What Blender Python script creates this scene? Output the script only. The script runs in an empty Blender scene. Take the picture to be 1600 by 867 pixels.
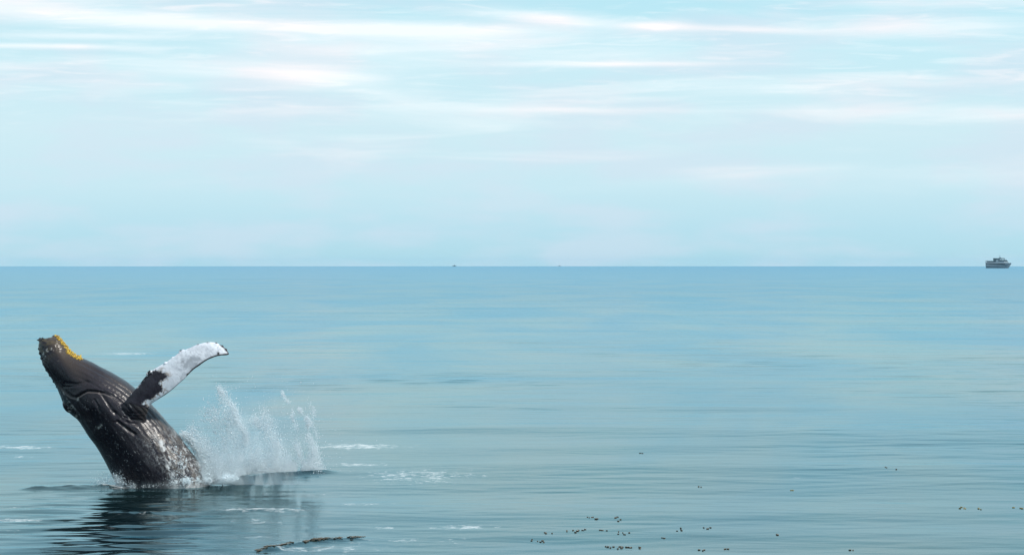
import bpy, bmesh, math, random
import numpy as np
from mathutils import Vector, Matrix

sc = bpy.context.scene
COL = sc.collection
R = math.radians
rng = np.random.default_rng(7)
random.seed(7)

# ------------------------------------------------------------------ camera
FPX = 4000.0            # focal length in pixels of the 1600 px wide photograph (90 mm lens)
CAM_H = 7.7
EARTH = 6.371e6
PITCH = math.atan(23.7 / FPX)
cam = bpy.data.cameras.new('camera'); cam_o = bpy.data.objects.new('camera', cam); COL.objects.link(cam_o)
cam.lens = 90; cam.sensor_width = 36; cam.clip_start = 0.5; cam.clip_end = 60000
cam_o.location = (0, 0, CAM_H); cam_o.rotation_euler = (math.pi / 2 - PITCH, 0, 0)
sc.camera = cam_o
cP, sP = math.cos(PITCH), math.sin(PITCH)

def ray(px, py):
    x = (np.asarray(px, float) - 800) / FPX; y = (433.5 - np.asarray(py, float)) / FPX
    return x, cP + y * sP, -sP + y * cP            # world x, y, z of the direction
def at(px, py, Y):
    dx, dy, dz = ray(px, py); t = Y / dy
    return dx * t, dy * t, CAM_H + dz * t
def on_water(px, py):
    dx, dy, dz = ray(px, py); t = -CAM_H / dz
    return float(dx * t), float(dy * t)
def to_px(x, y, z):
    zz = z - CAM_H
    f = y * cP - zz * sP; u = y * sP + zz * cP
    return 800 + FPX * x / f, 433.5 - FPX * u / f
def drop(x, y): return -(x * x + y * y) / (2 * EARTH)

# ------------------------------------------------------------------ light
SUN_EL, SUN_AZ = R(47), R(122)      # azimuth measured clockwise from the view direction (+Y): behind the camera, to the right
sun = bpy.data.lights.new('sun', 'SUN'); sun.energy = 4.6; sun.angle = R(4); sun.color = (1.0, 0.95, 0.88)
sun_o = bpy.data.objects.new('sun', sun); COL.objects.link(sun_o)
sdir = Vector((math.sin(SUN_AZ) * math.cos(SUN_EL), math.cos(SUN_AZ) * math.cos(SUN_EL), math.sin(SUN_EL)))
sun_o.rotation_euler = sdir.to_track_quat('Z', 'Y').to_euler()
sun_o.location = (60, -60, 80)
sc.view_settings.view_transform = 'Standard'; sc.view_settings.look = 'None'
sc.view_settings.exposure = 0.0; sc.view_settings.gamma = 1
sc.cycles.use_denoising = True
sc.cycles.volume_bounces = 10
sc.cycles.max_bounces = 12; sc.cycles.diffuse_bounces = 5; sc.cycles.transmission_bounces = 8

# ------------------------------------------------------------------ node helper
class G:
    """tiny wrapper for node graphs"""
    def __init__(s, tree): s.t = tree; s.n = tree.nodes; s.l = tree.links
    def new(s, kind, **kw):
        n = s.n.new(kind)
        for k, v in kw.items(): setattr(n, k, v)
        return n
    def put(s, sock, v):
        if hasattr(v, 'links') or isinstance(v, bpy.types.NodeSocket): s.l.new(v, sock)
        elif v is not None: sock.default_value = v
    def m(s, op, a, b=None, c=None, clamp=False):
        n = s.new('ShaderNodeMath', operation=op, use_clamp=clamp)
        s.put(n.inputs[0], a)
        if b is not None: s.put(n.inputs[1], b)
        if c is not None: s.put(n.inputs[2], c)
        return n.outputs[0]
    def xyz(s, v):
        n = s.new('ShaderNodeSeparateXYZ'); s.l.new(v, n.inputs[0]); return n.outputs
    def vec(s, x, y, z):
        n = s.new('ShaderNodeCombineXYZ')
        for i, q in enumerate((x, y, z)): s.put(n.inputs[i], q)
        return n.outputs[0]
    def noise(s, v, scale=1, detail=3, rough=.5, dist=0):
        n = s.new('ShaderNodeTexNoise'); s.put(n.inputs['Vector'], v)
        n.inputs['Scale'].default_value = scale; n.inputs['Detail'].default_value = detail
        n.inputs['Roughness'].default_value = rough; n.inputs['Distortion'].default_value = dist
        return n.outputs[0]
    def ramp(s, v, a, b, lo=0., hi=1., smooth=True):
        n = s.new('ShaderNodeMapRange', interpolation_type='SMOOTHSTEP' if smooth else 'LINEAR')
        for i, q in enumerate((v, a, b, lo, hi)): s.put(n.inputs[i], q)
        return n.outputs[0]
    def mix(s, f, a, b):
        n = s.new('ShaderNodeMix', data_type='RGBA'); s.put(n.inputs[0], f)
        for i, q in ((6, a), (7, b)):
            s.put(n.inputs[i], q if not isinstance(q, tuple) else (*q[:3], 1))
        return n.outputs[2]
    def cramp(s, v, stops):
        n = s.new('ShaderNodeValToRGB'); s.put(n.inputs[0], v)
        e = n.color_ramp.elements
        while len(e) < len(stops): e.new(.5)
        for q, (p, c) in zip(e, stops): q.position = p; q.color = (*c, 1)
        return n.outputs[0]

# ------------------------------------------------------------------ sky
def srgb(r, g, b):
    f = lambda c: (c / 255 / 12.92) if c <= 10 else ((c / 255 + .055) / 1.055) ** 2.4
    return (f(r), f(g), f(b))
w = bpy.data.worlds.new('World'); sc.world = w; w.use_nodes = True
g = G(w.node_tree); g.n.clear()
tc = g.new('ShaderNodeTexCoord').outputs['Generated']
X, Y, Z = g.xyz(tc)
az = g.m('MULTIPLY', g.m('ARCTAN2', X, Y), 180 / math.pi)            # degrees right of the view direction
el = g.m('MULTIPLY', g.m('ARCSINE', Z), 180 / math.pi)
sky = g.new('ShaderNodeTexSky', sky_type='NISHITA'); sky.sun_disc = False
sky.sun_elevation = SUN_EL; sky.sun_rotation = SUN_AZ; sky.air_density = 1.1; sky.dust_density = 1.6
base = g.cramp(g.m('DIVIDE', el, 60), [
    (0.0, srgb(184, 229, 243)), (.012, srgb(190, 233, 248)), (.028, srgb(205, 240, 252)), (.05, srgb(213, 243, 253)),
    (.075, srgb(204, 243, 254)), (.105, srgb(184, 236, 251)), (.2, srgb(118, 194, 214)), (.35, srgb(100, 175, 204)), (1.0, srgb(95, 155, 205))])
n1 = g.noise(g.vec(g.m('MULTIPLY', az, .13), g.m('MULTIPLY', el, 1.3), 3.1), 1, 5, .55, .6)
n2 = g.noise(g.vec(g.m('MULTIPLY', az, .5), g.m('MULTIPLY', el, 5.5), 9.), 1, 6, .6, .8)
def streak(cx, cy, rx, ry, amp, tilt=0.):
    """one long cloud streak, centre and half sizes in photograph pixels, placed by its angle in the sky"""
    a0 = math.degrees(math.atan((cx - 800) / FPX)); e0 = math.degrees(math.atan((409.8 - cy) / FPX))
    da = g.m('SUBTRACT', az, a0)
    u = g.m('DIVIDE', da, math.degrees(rx / FPX))
    v = g.m('DIVIDE', g.m('SUBTRACT', g.m('SUBTRACT', el, e0), g.m('MULTIPLY', da, tilt)), math.degrees(ry / FPX))
    q = g.m('ADD', g.m('MULTIPLY', u, u), g.m('MULTIPLY', v, v))
    q = g.m('ADD', q, g.m('MULTIPLY', g.m('SUBTRACT', n2, .5), 2.6))
    return g.m('MULTIPLY', g.m('EXPONENT', g.m('MULTIPLY', g.m('MAXIMUM', q, 0), -1)), amp)
S = [(260, 38, 190, 12, 1.1, -.02), (620, 48, 180, 12, 1.25, -.005), (140, 62, 160, 5, .6, 0), (70, 78, 140, 4, .8, 0), (860, 30, 110, 9, .9, -.09),
     (1020, 42, 45, 6, .8, -.03), (1170, 48, 120, 5, .55, -.04), (1420, 48, 170, 14, .55, 0), (950, 101, 150, 4, .75, 0),
     (500, 124, 90, 14, .8, -.05), (430, 110, 240, 16, .3, 0), (1130, 270, 70, 10, .30, .03), (1260, 262, 90, 7, .12, .02), (1470, 180, 260, 13, .22, -.03),
     (900, 172, 260, 5, .35, -.01), (760, 84, 420, 16, .28, 0), (40, 20, 120, 20, .4, 0)]
tot = None
for a in S:
    q = streak(*a); tot = q if tot is None else g.m('ADD', tot, q)
gen = g.m('MULTIPLY', g.ramp(n1, .45, .72), g.ramp(el, .8, 3.2))      # the same thin cirrus goes on all over the sky
gen = g.m('MULTIPLY', gen, g.ramp(el, 7., 20., .42, .22))
fine = g.m('MULTIPLY', g.ramp(n2, .48, .75), g.m('MULTIPLY', g.ramp(el, 2.2, 4.6), .40))
cl = g.m('MINIMUM', g.m('ADD', g.m('ADD', tot, gen), fine), 1.15)
pink = g.noise(g.vec(g.m('MULTIPLY', az, .3), g.m('MULTIPLY', el, 1.1), 20.), 1, 3, .5)
veil = g.mix(g.ramp(pink, .4, .65), (1.0, 1.08, 1.12), (1.12, 1.06, 1.08))
low = g.mix(g.m('MULTIPLY', g.ramp(pink, .40, .66), .5), base, srgb(220, 235, 251))      # lilac tint of the high haze
thick = g.m('MULTIPLY', g.ramp(az, 6., -16., 0., .5), g.ramp(el, 3., 8.))      # cirrus thickens to the left
low = g.mix(thick, low, srgb(216, 236, 244))
colr = g.mix(g.m('MINIMUM', cl, 1.0), low, veil)
ten = g.new('ShaderNodeVectorMath', operation='SCALE'); g.put(ten.inputs[0], colr); ten.inputs['Scale'].default_value = 10.
fin = g.mix(.90, sky.outputs[0], ten.outputs[0])
bg = g.new('ShaderNodeBackground'); g.put(bg.inputs[0], fin); bg.inputs[1].default_value = .1
out = g.new('ShaderNodeOutputWorld'); g.l.new(bg.outputs[0], out.inputs[0])

# ------------------------------------------------------------------ object helpers
def tag(o, label=None, cat=None, group=None, kind=None):
    if label: o['label'] = label
    if cat: o['category'] = cat
    if group: o['group'] = group
    if kind: o['kind'] = kind
    return o
def empty(name, loc, rz=0):
    o = bpy.data.objects.new(name, None); COL.objects.link(o); o.location = loc; o.rotation_euler = (0, 0, rz); o.empty_display_size = .5; return o
def link_mesh(name, me, mat, parent=None):
    o = bpy.data.objects.new(name, me); COL.objects.link(o)
    if mat: me.materials.clear(); me.materials.append(mat)
    if parent: o.parent = parent
    return o
def np_mesh(name, v, f, smooth=True):
    """v (N,3), f (M,3 or 4) numpy arrays"""
    me = bpy.data.meshes.new(name); k = f.shape[1]
    me.vertices.add(len(v)); me.vertices.foreach_set('co', np.ascontiguousarray(v, np.float32).ravel())
    me.loops.add(f.size); me.loops.foreach_set('vertex_index', np.ascontiguousarray(f, np.int32).ravel())
    me.polygons.add(len(f)); me.polygons.foreach_set('loop_start', np.arange(0, f.size, k, dtype=np.int32))
    me.update(calc_edges=True); me.validate()
    if smooth: me.shade_smooth()
    return me
def attr(me, name, vals, kind='FLOAT'):
    a = me.attributes.new(name, kind, 'POINT')
    if kind == 'FLOAT': a.data.foreach_set('value', np.ascontiguousarray(vals, np.float32))
    elif kind == 'FLOAT_COLOR':
        c = np.ones((len(vals), 4), np.float32); c[:, :3] = vals; a.data.foreach_set('color', c.ravel())
    else: a.data.foreach_set('vector', np.ascontiguousarray(vals, np.float32).ravel())
def hsh(i, j, k, seed):
    h = (i * 374761393 + j * 668265263 + k * 2147483647 + seed * 974711) & 0xffffffff
    h = ((h ^ (h >> 13)) * 1274126177) & 0xffffffff
    return ((h ^ (h >> 16)) & 0xffff) / 65535.
def vnoise(x, y, z, seed=0):
    x, y, z = np.broadcast_arrays(x, y, z)
    xi, yi, zi = (np.floor(q).astype(np.int64) for q in (x, y, z))
    fx, fy, fz = x - xi, y - yi, z - zi
    fx, fy, fz = (q * q * (3 - 2 * q) for q in (fx, fy, fz))
    r = 0
    for a in (0, 1):
        for b in (0, 1):
            for c in (0, 1):
                r = r + hsh(xi + a, yi + b, zi + c, seed) * (fx if a else 1 - fx) * (fy if b else 1 - fy) * (fz if c else 1 - fz)
    return r
def fbm(x, y, z=0., o=4, seed=0, gain=.5):
    r = 0; a = 1; s = 0
    for i in range(o):
        r = r + a * vnoise(x * 2 ** i, y * 2 ** i, np.asarray(z) * 2 ** i + 7.3 * i, seed + i); s += a; a *= gain
    return r / s
def sstep(x, a, b):
    t = np.clip((x - a) / (b - a), 0, 1); return t * t * (3 - 2 * t)
def pdist(px, py, pts):
    """distance to a polyline, position along it 0..1 and side"""
    best = np.full(px.shape, 1e9); tt = np.zeros(px.shape); side = np.zeros(px.shape)
    pts = np.array(pts, float); L = np.hypot(*(pts[1:] - pts[:-1]).T); cum = np.concatenate([[0], np.cumsum(L)])
    for i in range(len(pts) - 1):
        a, b = pts[i], pts[i + 1]; d = b - a
        t = np.clip(((px - a[0]) * d[0] + (py - a[1]) * d[1]) / (d @ d), 0, 1)
        qx, qy = px - a[0] - t * d[0], py - a[1] - t * d[1]; ds = np.hypot(qx, qy); m = ds < best
        best = np.where(m, ds, best); tt = np.where(m, (cum[i] + t * L[i]) / cum[-1], tt)
        side = np.where(m, np.sign(d[0] * qy - d[1] * qx), side)
    return best, tt, side
def inside(px, py, poly):
    c = np.zeros(px.shape, bool); n = len(poly); j = n - 1
    for i in range(n):
        xi, yi = poly[i]; xj, yj = poly[j]
        if yi != yj:
            c ^= ((yi > py) != (yj > py)) & (px < (xj - xi) * (py - yi) / (yj - yi) + xi)
        j = i
    return c
def psd(px, py, poly):
    d, _, _ = pdist(px, py, list(poly) + [poly[0]]); return np.where(inside(px, py, poly), -d, d)

def mat(name):
    m = bpy.data.materials.new(name); m.use_nodes = True
    gg = G(m.node_tree); b = gg.n['Principled BSDF']; return m, gg, b
def simple(name, c, rough=.5, metal=0., spec=.5, var=.15, scale=3.):
    m, gg, b = mat(name)
    co = gg.new('ShaderNodeTexCoord').outputs['Object']
    nz = gg.noise(co, scale, 5, .6)
    gg.put(b.inputs['Base Color'], gg.mix(nz, tuple(q * (1 - var) for q in c), tuple(min(q * (1 + var), 1) for q in c)))
    b.inputs['Roughness'].default_value = rough; b.inputs['Metallic'].default_value = metal
    b.inputs['Specular IOR Level'].default_value = spec
    return m

# ------------------------------------------------------------------ the sea
def build_sea():
    a_in = np.arange(-R(14.5), R(14.5), .00125)
    a_out = np.linspace(R(14.5), 2 * math.pi - R(14.5), 90)
    ang = np.concatenate([a_in, a_out]); na = len(ang)
    r1 = np.concatenate([[.5, 2, 5, 10, 18, 27, 36, 44, 51, 57], np.arange(62, 128, .10)])
    rr = [128.]; st = .10
    while rr[-1] < 11800: st = min(st * 1.0062, rr[-1] * .012); rr.append(rr[-1] + st)
    rad = np.concatenate([r1, rr]); nr = len(rad)
    step = np.gradient(rad)
    A, Q = np.meshgrid(ang, rad)
    x = Q * np.sin(A); y = Q * np.cos(A)
    dense = (np.abs(np.where(A > math.pi, A - 2 * math.pi, A)) < R(14.6))
    fade = sstep(np.abs(np.where(A > math.pi, A - 2 * math.pi, A)), R(14.4), R(13.6)) * dense
    z = np.zeros_like(x)
    stp = np.maximum(step[:, None], Q * .00125)
    rg = np.random.default_rng(11)
    patch = .22 + 1.5 * sstep(fbm(x / 22 + .4 * fbm(x / 9, y / 15, 0, 2, 44), y / 34, 0, 3, 40), .30, .75)
    patch *= .25 + .75 * sstep(y, 85, 190)
    px, py = to_px(x, y, 0 * x)
    N = 124
    for i in range(N):
        lam = .45 * (70 / .45) ** (i / (N - 1)) * rg.uniform(.93, 1.07)
        th = rg.normal(0, .34) + .06
        kx, ky = math.sin(th), math.cos(th); k = 2 * math.pi / lam
        s0 = (.0030 if lam < 1 else .0052) if lam < 3 else .0027 * (3 / lam) ** .35
        a = s0 / k
        fd = np.clip((lam / stp[:, :1] - 3) / 3, 0, 1)
        rows = np.where(fd[:, 0] > 0)[0]
        if len(rows) == 0: continue
        e = rows[-1] + 1
        z[:e] += a * fd[:e] * np.sin(k * (kx * x[:e] + ky * y[:e]) + rg.uniform(0, 6.28)) * (patch[:e] if lam < 6 else 1)
    # choppier water round the whale's reflection, and rings that run out from the whale
    near = np.exp(-((px - 190) / 170) ** 2 - ((py - 830) / 60) ** 2)
    for i in range(44):
        lam = rg.uniform(.6, 2.8); th = rg.normal(-.10, .34); k = 2 * math.pi / lam
        m = slice(0, np.searchsorted(rad, 128))
        z[m] += near[m] * .021 / k * np.sin(k * (math.sin(th) * x[m] + math.cos(th) * y[m]) + rg.uniform(0, 6.28))
    # single low wave crests seen in the photograph: (polyline in px, height, width m)
    def crest(pts, h, wd, rough=.4, seed=0):
        W = np.array([on_water(*p) for p in pts]); m = slice(0, np.searchsorted(rad, 128))
        d, t, sd = pdist(x[m], y[m], W)
        jag = 1 + rough * (fbm(x[m] * 4.5, y[m] * 2.2, 0, 3, 60 + seed) - .5) * 2
        prof = np.where(sd > 0, np.exp(-(d / (wd * .6)) ** 2), np.exp(-(d / (wd * 1.7)) ** 2))
        z[m] += h * jag * prof * sstep(t, 0, .18) * sstep(t, 1, .75)
    crest([(395, 868), (440, 858), (490, 850), (545, 845), (590, 842)], .055, .22, 1.0, 1)
    crest([(365, 748), (420, 743), (470, 739), (528, 734)], .14, .26, .5, 2)
    crest([(25, 763), (90, 762), (150, 759), (205, 760)], .09, .35, .6, 3)
    crest([(300, 803), (380, 799), (480, 795)], .05, .5, .5, 4)
    crest([(120, 806), (200, 803), (290, 800)], .05, .5, .5, 5)
    z *= fade
    z += drop(x, y)
    v = np.stack([x, y, z], -1).reshape(-1, 3)
    i = np.arange(nr - 1)[:, None] * na; j = np.arange(na)[None, :]; j2 = (j + 1) % na
    f = np.stack([i + j, i + j2, i + na + j2, i + na + j], -1).reshape(-1, 4)
    me = np_mesh('sea', v, f)
    # sky glints on the ripples painted on as pale streaks, and thin foam
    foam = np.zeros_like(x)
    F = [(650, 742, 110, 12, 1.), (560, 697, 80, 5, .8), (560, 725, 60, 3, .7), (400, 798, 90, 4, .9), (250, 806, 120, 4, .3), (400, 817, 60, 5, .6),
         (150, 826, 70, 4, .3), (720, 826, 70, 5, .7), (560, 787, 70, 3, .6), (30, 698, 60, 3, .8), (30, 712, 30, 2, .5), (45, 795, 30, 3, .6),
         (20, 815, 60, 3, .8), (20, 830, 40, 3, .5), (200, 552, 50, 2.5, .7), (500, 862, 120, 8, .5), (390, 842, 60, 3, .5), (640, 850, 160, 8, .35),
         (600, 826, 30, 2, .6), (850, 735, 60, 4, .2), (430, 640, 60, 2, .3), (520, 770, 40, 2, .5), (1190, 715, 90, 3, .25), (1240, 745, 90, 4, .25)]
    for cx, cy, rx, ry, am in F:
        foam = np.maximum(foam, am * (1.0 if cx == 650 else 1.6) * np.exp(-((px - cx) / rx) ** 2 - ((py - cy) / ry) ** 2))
    boil = np.exp(-((px - 335) / 38) ** 2 - ((py - 750) / 4.) ** 2) + .35 * np.exp(-((px - 420) / 70) ** 2 - ((py - 733) / 3) ** 2) + .8 * np.exp(-((px - 178) / 45) ** 2 - ((py - 757) / 4.) ** 2)
    ok = (Q > 60) & (Q < 2000) & (fade > 0)
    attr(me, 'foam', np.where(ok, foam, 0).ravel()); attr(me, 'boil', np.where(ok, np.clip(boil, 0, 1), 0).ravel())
    m, q, b = mat('sea_water')
    geo = q.new('ShaderNodeNewGeometry').outputs['Position']
    px_, py_, pz_ = q.xyz(geo)
    # broad patches of greener and bluer water
    big = q.noise(q.vec(q.m('MULTIPLY', px_, .045), q.m('MULTIPLY', py_, .014), 0.), 1, 5, .6, .6)
    body = q.mix(q.ramp(big, .3, .7), (.0015, .008, .012), (.007, .016, .012))
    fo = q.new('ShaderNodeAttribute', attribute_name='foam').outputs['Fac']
    bo = q.new('ShaderNodeAttribute', attribute_name='boil').outputs['Fac']
    s1 = q.noise(q.vec(q.m('MULTIPLY', px_, 1.6), q.m('MULTIPLY', py_, 1.1), 0.), 1, 6, .62, .9)
    s2 = q.noise(q.vec(q.m('MULTIPLY', px_, 3.6), q.m('MULTIPLY', py_, 2.2), 4.), 1, 4, .7, .5)
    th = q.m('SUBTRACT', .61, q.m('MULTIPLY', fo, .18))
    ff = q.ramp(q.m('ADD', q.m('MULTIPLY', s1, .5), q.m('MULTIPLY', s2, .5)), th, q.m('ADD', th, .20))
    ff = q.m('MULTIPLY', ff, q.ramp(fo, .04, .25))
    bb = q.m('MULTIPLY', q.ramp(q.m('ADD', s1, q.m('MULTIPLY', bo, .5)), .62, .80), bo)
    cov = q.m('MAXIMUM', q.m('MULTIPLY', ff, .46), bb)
    q.n.remove(b)
    far = q.ramp(q.m('LOGARITHM', py_, 10.), 2.1, 3.7, 0., 1.)     # ripples too small to tell apart act as roughness
    tint = q.mix(q.ramp(big, .32, .68), (.55, .80, .89), (.74, .86, .85))      # bluish and beige-green patches
    tint = q.mix(far, tint, (.50, .76, .90))  # reflection of the far sea painted darker and bluer
    dif = q.new('ShaderNodeBsdfDiffuse'); q.put(dif.inputs['Color'], body)
    glo = q.new('ShaderNodeBsdfGlossy'); q.put(glo.inputs['Color'], tint)
    q.put(glo.inputs['Roughness'], q.m('ADD', .035, q.m('MULTIPLY', far, .15)))
    fr = q.new('ShaderNodeFresnel'); fr.inputs['IOR'].default_value = 1.333
    wat = q.new('ShaderNodeMixShader'); q.put(wat.inputs[0], q.m('MULTIPLY', fr.outputs[0], q.m('SUBTRACT', 1., q.m('MULTIPLY', far, .10)))); q.l.new(dif.outputs[0], wat.inputs[1]); q.l.new(glo.outputs[0], wat.inputs[2])
    foam_glint_white = q.new('ShaderNodeBsdfDiffuse'); foam_glint_white.inputs['Color'].default_value = (.86, .88, .88, 1)  # one white for real foam and for the painted glints
    sur = q.new('ShaderNodeMixShader'); q.put(sur.inputs[0], cov); q.l.new(wat.outputs[0], sur.inputs[1]); q.l.new(foam_glint_white.outputs[0], sur.inputs[2])
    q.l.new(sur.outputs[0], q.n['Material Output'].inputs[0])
    n_a = q.noise(q.vec(q.m('MULTIPLY', px_, 1.3), q.m('MULTIPLY', py_, 3.0), 1.), 1, 5, .6, .4)
    n_b = q.noise(q.vec(q.m('MULTIPLY', px_, .22), q.m('MULTIPLY', py_, .55), 8.), 1, 4, .55, .3)
    hgt = q.m('ADD', q.m('MULTIPLY', n_a, .006), q.m('MULTIPLY', n_b, .03))
    bp = q.new('ShaderNodeBump'); bp.inputs['Strength'].default_value = .7; bp.inputs['Distance'].default_value = 1.
    q.put(bp.inputs['Height'], hgt); 
    for nd in (dif, glo, fr): q.l.new(bp.outputs[0], nd.inputs['Normal'])
    global SEA_Z
    SEA_Z = lambda x0, y0: float(z[int(np.argmin(np.abs(rad - math.hypot(x0, y0)))), int(np.argmin(np.abs(ang - math.atan2(x0, y0))))])
    o = link_mesh('sea', me, m); tag(o, 'calm grey blue sea with fine ripples reaching the horizon', kind='structure')
build_sea()

# ------------------------------------------------------------------ the whale
WD = 89.0
def P(px, py, dy=0.): return Vector([float(q) for q in at(px, py, WD + dy)])
PXM = FPX / WD      # pixels per metre at the whale

def loft(bm, st, nseg=48, power=2.0):
    """st: (left px, right px, y centre m, depth half m front, depth half back)"""
    ctl = []
    for (l, r, yc, df) in st:
        ctl.append(np.array([l[0], l[1], r[0], r[1], yc, df], float))
    ctl = np.array(ctl); n = len(ctl); out = []
    for i in range(n - 1):
        p0, p1, p2, p3 = ctl[max(i - 1, 0)], ctl[i], ctl[i + 1], ctl[min(i + 2, n - 1)]
        for k in range(5):
            t = k / 5; out.append(.5 * (2 * p1 + (p2 - p0) * t + (2 * p0 - 5 * p1 + 4 * p2 - p3) * t * t + (3 * p1 - p0 - 3 * p2 + p3) * t ** 3))
    out.append(ctl[-1]); rings = []
    for lx, ly, rx, ry, yc, df in out:
        ring = []
        for k in range(nseg):
            a = 2 * math.pi * k / nseg; c, s = math.cos(a), math.sin(a)
            c = math.copysign(abs(c) ** (2 / power), c); s = math.copysign(abs(s) ** (2 / power), s)
            u = .5 + .5 * c
            p = P(lx + (rx - lx) * u, ly + (ry - ly) * u, yc + df * s); ring.append(bm.verts.new(p))
        rings.append(ring)
    for a, b in zip(rings, rings[1:]):
        for k in range(nseg): bm.faces.new((a[k], a[(k + 1) % nseg], b[(k + 1) % nseg], b[k]))
    bm.faces.new(rings[0][::-1]); bm.faces.new(rings[-1])

def blob(bm, px, py, dy, r, sx=1, sy=1, sz=1, rot=0.):
    m = Matrix.Translation(P(px, py, dy)) @ Matrix.Rotation(rot, 4, 'Y') @ Matrix.Diagonal((sx, sy, sz, 1))
    bmesh.ops.create_icosphere(bm, subdivisions=3, radius=r, matrix=m)

whale_root = empty('humpback_whale', P(245, 756))
tag(whale_root, 'dark humpback whale breaching head first with one white flipper raised', 'whale')
whale_root.location.z = 0

bm = bmesh.new()
k = 1 / PXM
BODY = [((60.5, 531.5), (86, 525.5), -.02, 9), ((60, 540), (95, 530), -.02, 17), ((62.5, 556), (105, 543), 0, 24), ((68, 572), (117, 553.5), 0, 30),
        ((79, 589), (136, 562.5), 0, 38), ((89, 606), (160, 574), 0, 46), ((95, 620), (182, 585.5), 0, 53), ((101, 635), (200, 597), 0, 58),
        ((110, 646.5), (218, 613), 0, 62), ((122, 657), (236, 631), 0, 64), ((137, 680), (258, 655), 0, 66), ((150, 697), (277, 676), 0, 67),
        ((162, 717), (296, 702), 0, 68), ((175, 743), (314, 726), 0, 68), ((190, 775), (330, 760), .1, 68), ((215, 820), (350, 805), .3, 64), ((250, 880), (374, 870), .6, 56)]
loft(bm, [(l, r, yc, d * k) for l, r, yc, d in BODY], 56)
FL = [((176, 655), (224, 680), -.95, .30), ((187, 637), (229, 650), -1.28, .20), ((199, 622), (235, 633), -1.42, .12), ((213, 606), (248, 623.5), -1.52, .095),
      ((228, 587), (264, 613), -1.60, .085), ((241, 576), (278, 601), -1.66, .08), ((257, 567), (290, 590), -1.70, .075), ((270, 558), (302, 578), -1.74, .07),
      ((283, 549), (312, 571), -1.76, .065), ((297, 543), (322, 564), -1.78, .06), ((311, 537), (331, 559.5), -1.78, .055), ((326, 534), (340, 556.5), -1.77, .05),
      ((339, 535.5), (348, 555.5), -1.74, .045), ((350, 542), (354, 555), -1.70, .04), ((357, 550), (358, 554), -1.68, .03)]
loft(bm, FL, 40)
blob(bm, 107, 634, -.15, 10.5 * k, .75, 1.3, 1.15, R(-30))          # brow over the eye
blob(bm, 207, 654, -1.12, 22 * k, 1.15, .55, .75, R(35))            # shoulder
for x_, y_, r_ in ((234, 581, 3.2), (231, 583.5, 2.8), (282, 549, 2.8), (286, 547.5, 2.2), (309, 539, 2.2), (324, 536, 2.3), (337, 536.5, 2.3), (347, 541, 2.0), (353, 546, 2.0), (258, 567, 2.2), (270, 559, 2.4)):
    blob(bm, x_, y_, -1.72, r_ * k, 1.2, .9, .8, R(-30))
for x_, y_, r_ in ((62, 531.5, 2.4), (66, 530.5, 2.0), (72, 529.5, 1.8), (84, 526.5, 3.0), (90, 528, 3.0), (60.5, 545, 1.8), (62, 552, 1.8), (64, 560, 2.0), (68, 569, 2.), (73, 578, 2.2), (78, 586, 2.2), (84, 596, 2.0), (89, 604, 2.0)):
    blob(bm, x_, y_, -.05, r_ * k)
me0 = bpy.data.meshes.new('tmp'); bm.to_mesh(me0); bm.free()
tmp = bpy.data.objects.new('tmp', me0); COL.objects.link(tmp)
rm = tmp.modifiers.new('r', 'REMESH'); rm.mode = 'VOXEL'; rm.voxel_size = .021; rm.adaptivity = 0
sm = tmp.modifiers.new('s', 'SMOOTH'); sm.iterations = 3; sm.factor = .5
dg = bpy.context.evaluated_depsgraph_get()
body = bpy.data.meshes.new_from_object(tmp.evaluated_get(dg))
bpy.data.objects.remove(tmp); bpy.data.meshes.remove(me0)
body.name = 'body'
nv = len(body.vertices); co = np.empty(nv * 3, np.float32); body.vertices.foreach_get('co', co); co = co.reshape(-1, 3).astype(float)
nor = np.empty(nv * 3, np.float32); body.vertex_normals.foreach_get('vector', nor); nor = nor.reshape(-1, 3).astype(float)
px, py = to_px(co[:, 0], co[:, 1], co[:, 2])
ydep = co[:, 1] - WD
front = sstep(-nor[:, 1], -.1, .35)
# is this vertex on the flipper blade?
FLP = [p[0] for p in FL[2:]] + [p[1] for p in FL[2:][::-1]]
fl_sd = psd(px, py, FLP)
isfl = ((fl_sd < 6) & (ydep < -1.25) & (px > 186 + 0 * px) & ((py < 637) | (px > 228)))
isfl = np.where(isfl, 1., 0.) * sstep(px - (py - 637) * -.1, 190, 200)
bodym = 1 - isfl
# coordinates along / across the body
ax = np.array([.60, .80]); s_al = (px - 60) * ax[0] + (py - 530) * ax[1]; s_ac = (px - 60) * ax[1] - (py - 530) * ax[0]
wob = 6 * (fbm(px / 30, py / 30, ydep * 1., 3, 5) - .5)
dsp = np.zeros(nv)
def groove(pts, wd, dep, mask=1., taper=(.1, .85), w=True):
    d, t, sd = pdist(px, py, pts)
    gq = np.exp(-(d / wd) ** 2) * sstep(t, 0, taper[0]) * (1 - sstep(t, taper[1], 1.0)) * dep * mask
    return gq, d, t, sd
JAW = [(61.5, 549), (66, 562), (73, 574), (82, 587), (92, 600), (101, 611), (111, 619), (119, 621), (127.6, 615), (136, 610.5), (150, 611), (163, 613), (175, 618)]
fb = front * bodym
gj, dj, tj, sj = groove(JAW, 1.5, .05, fb, (.04, .9)); dsp -= gj
dsp += np.exp(-((dj - 4) / 2.4) ** 2) * (sj < 0) * .012 * fb * sstep(tj, 0, .1)
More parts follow.
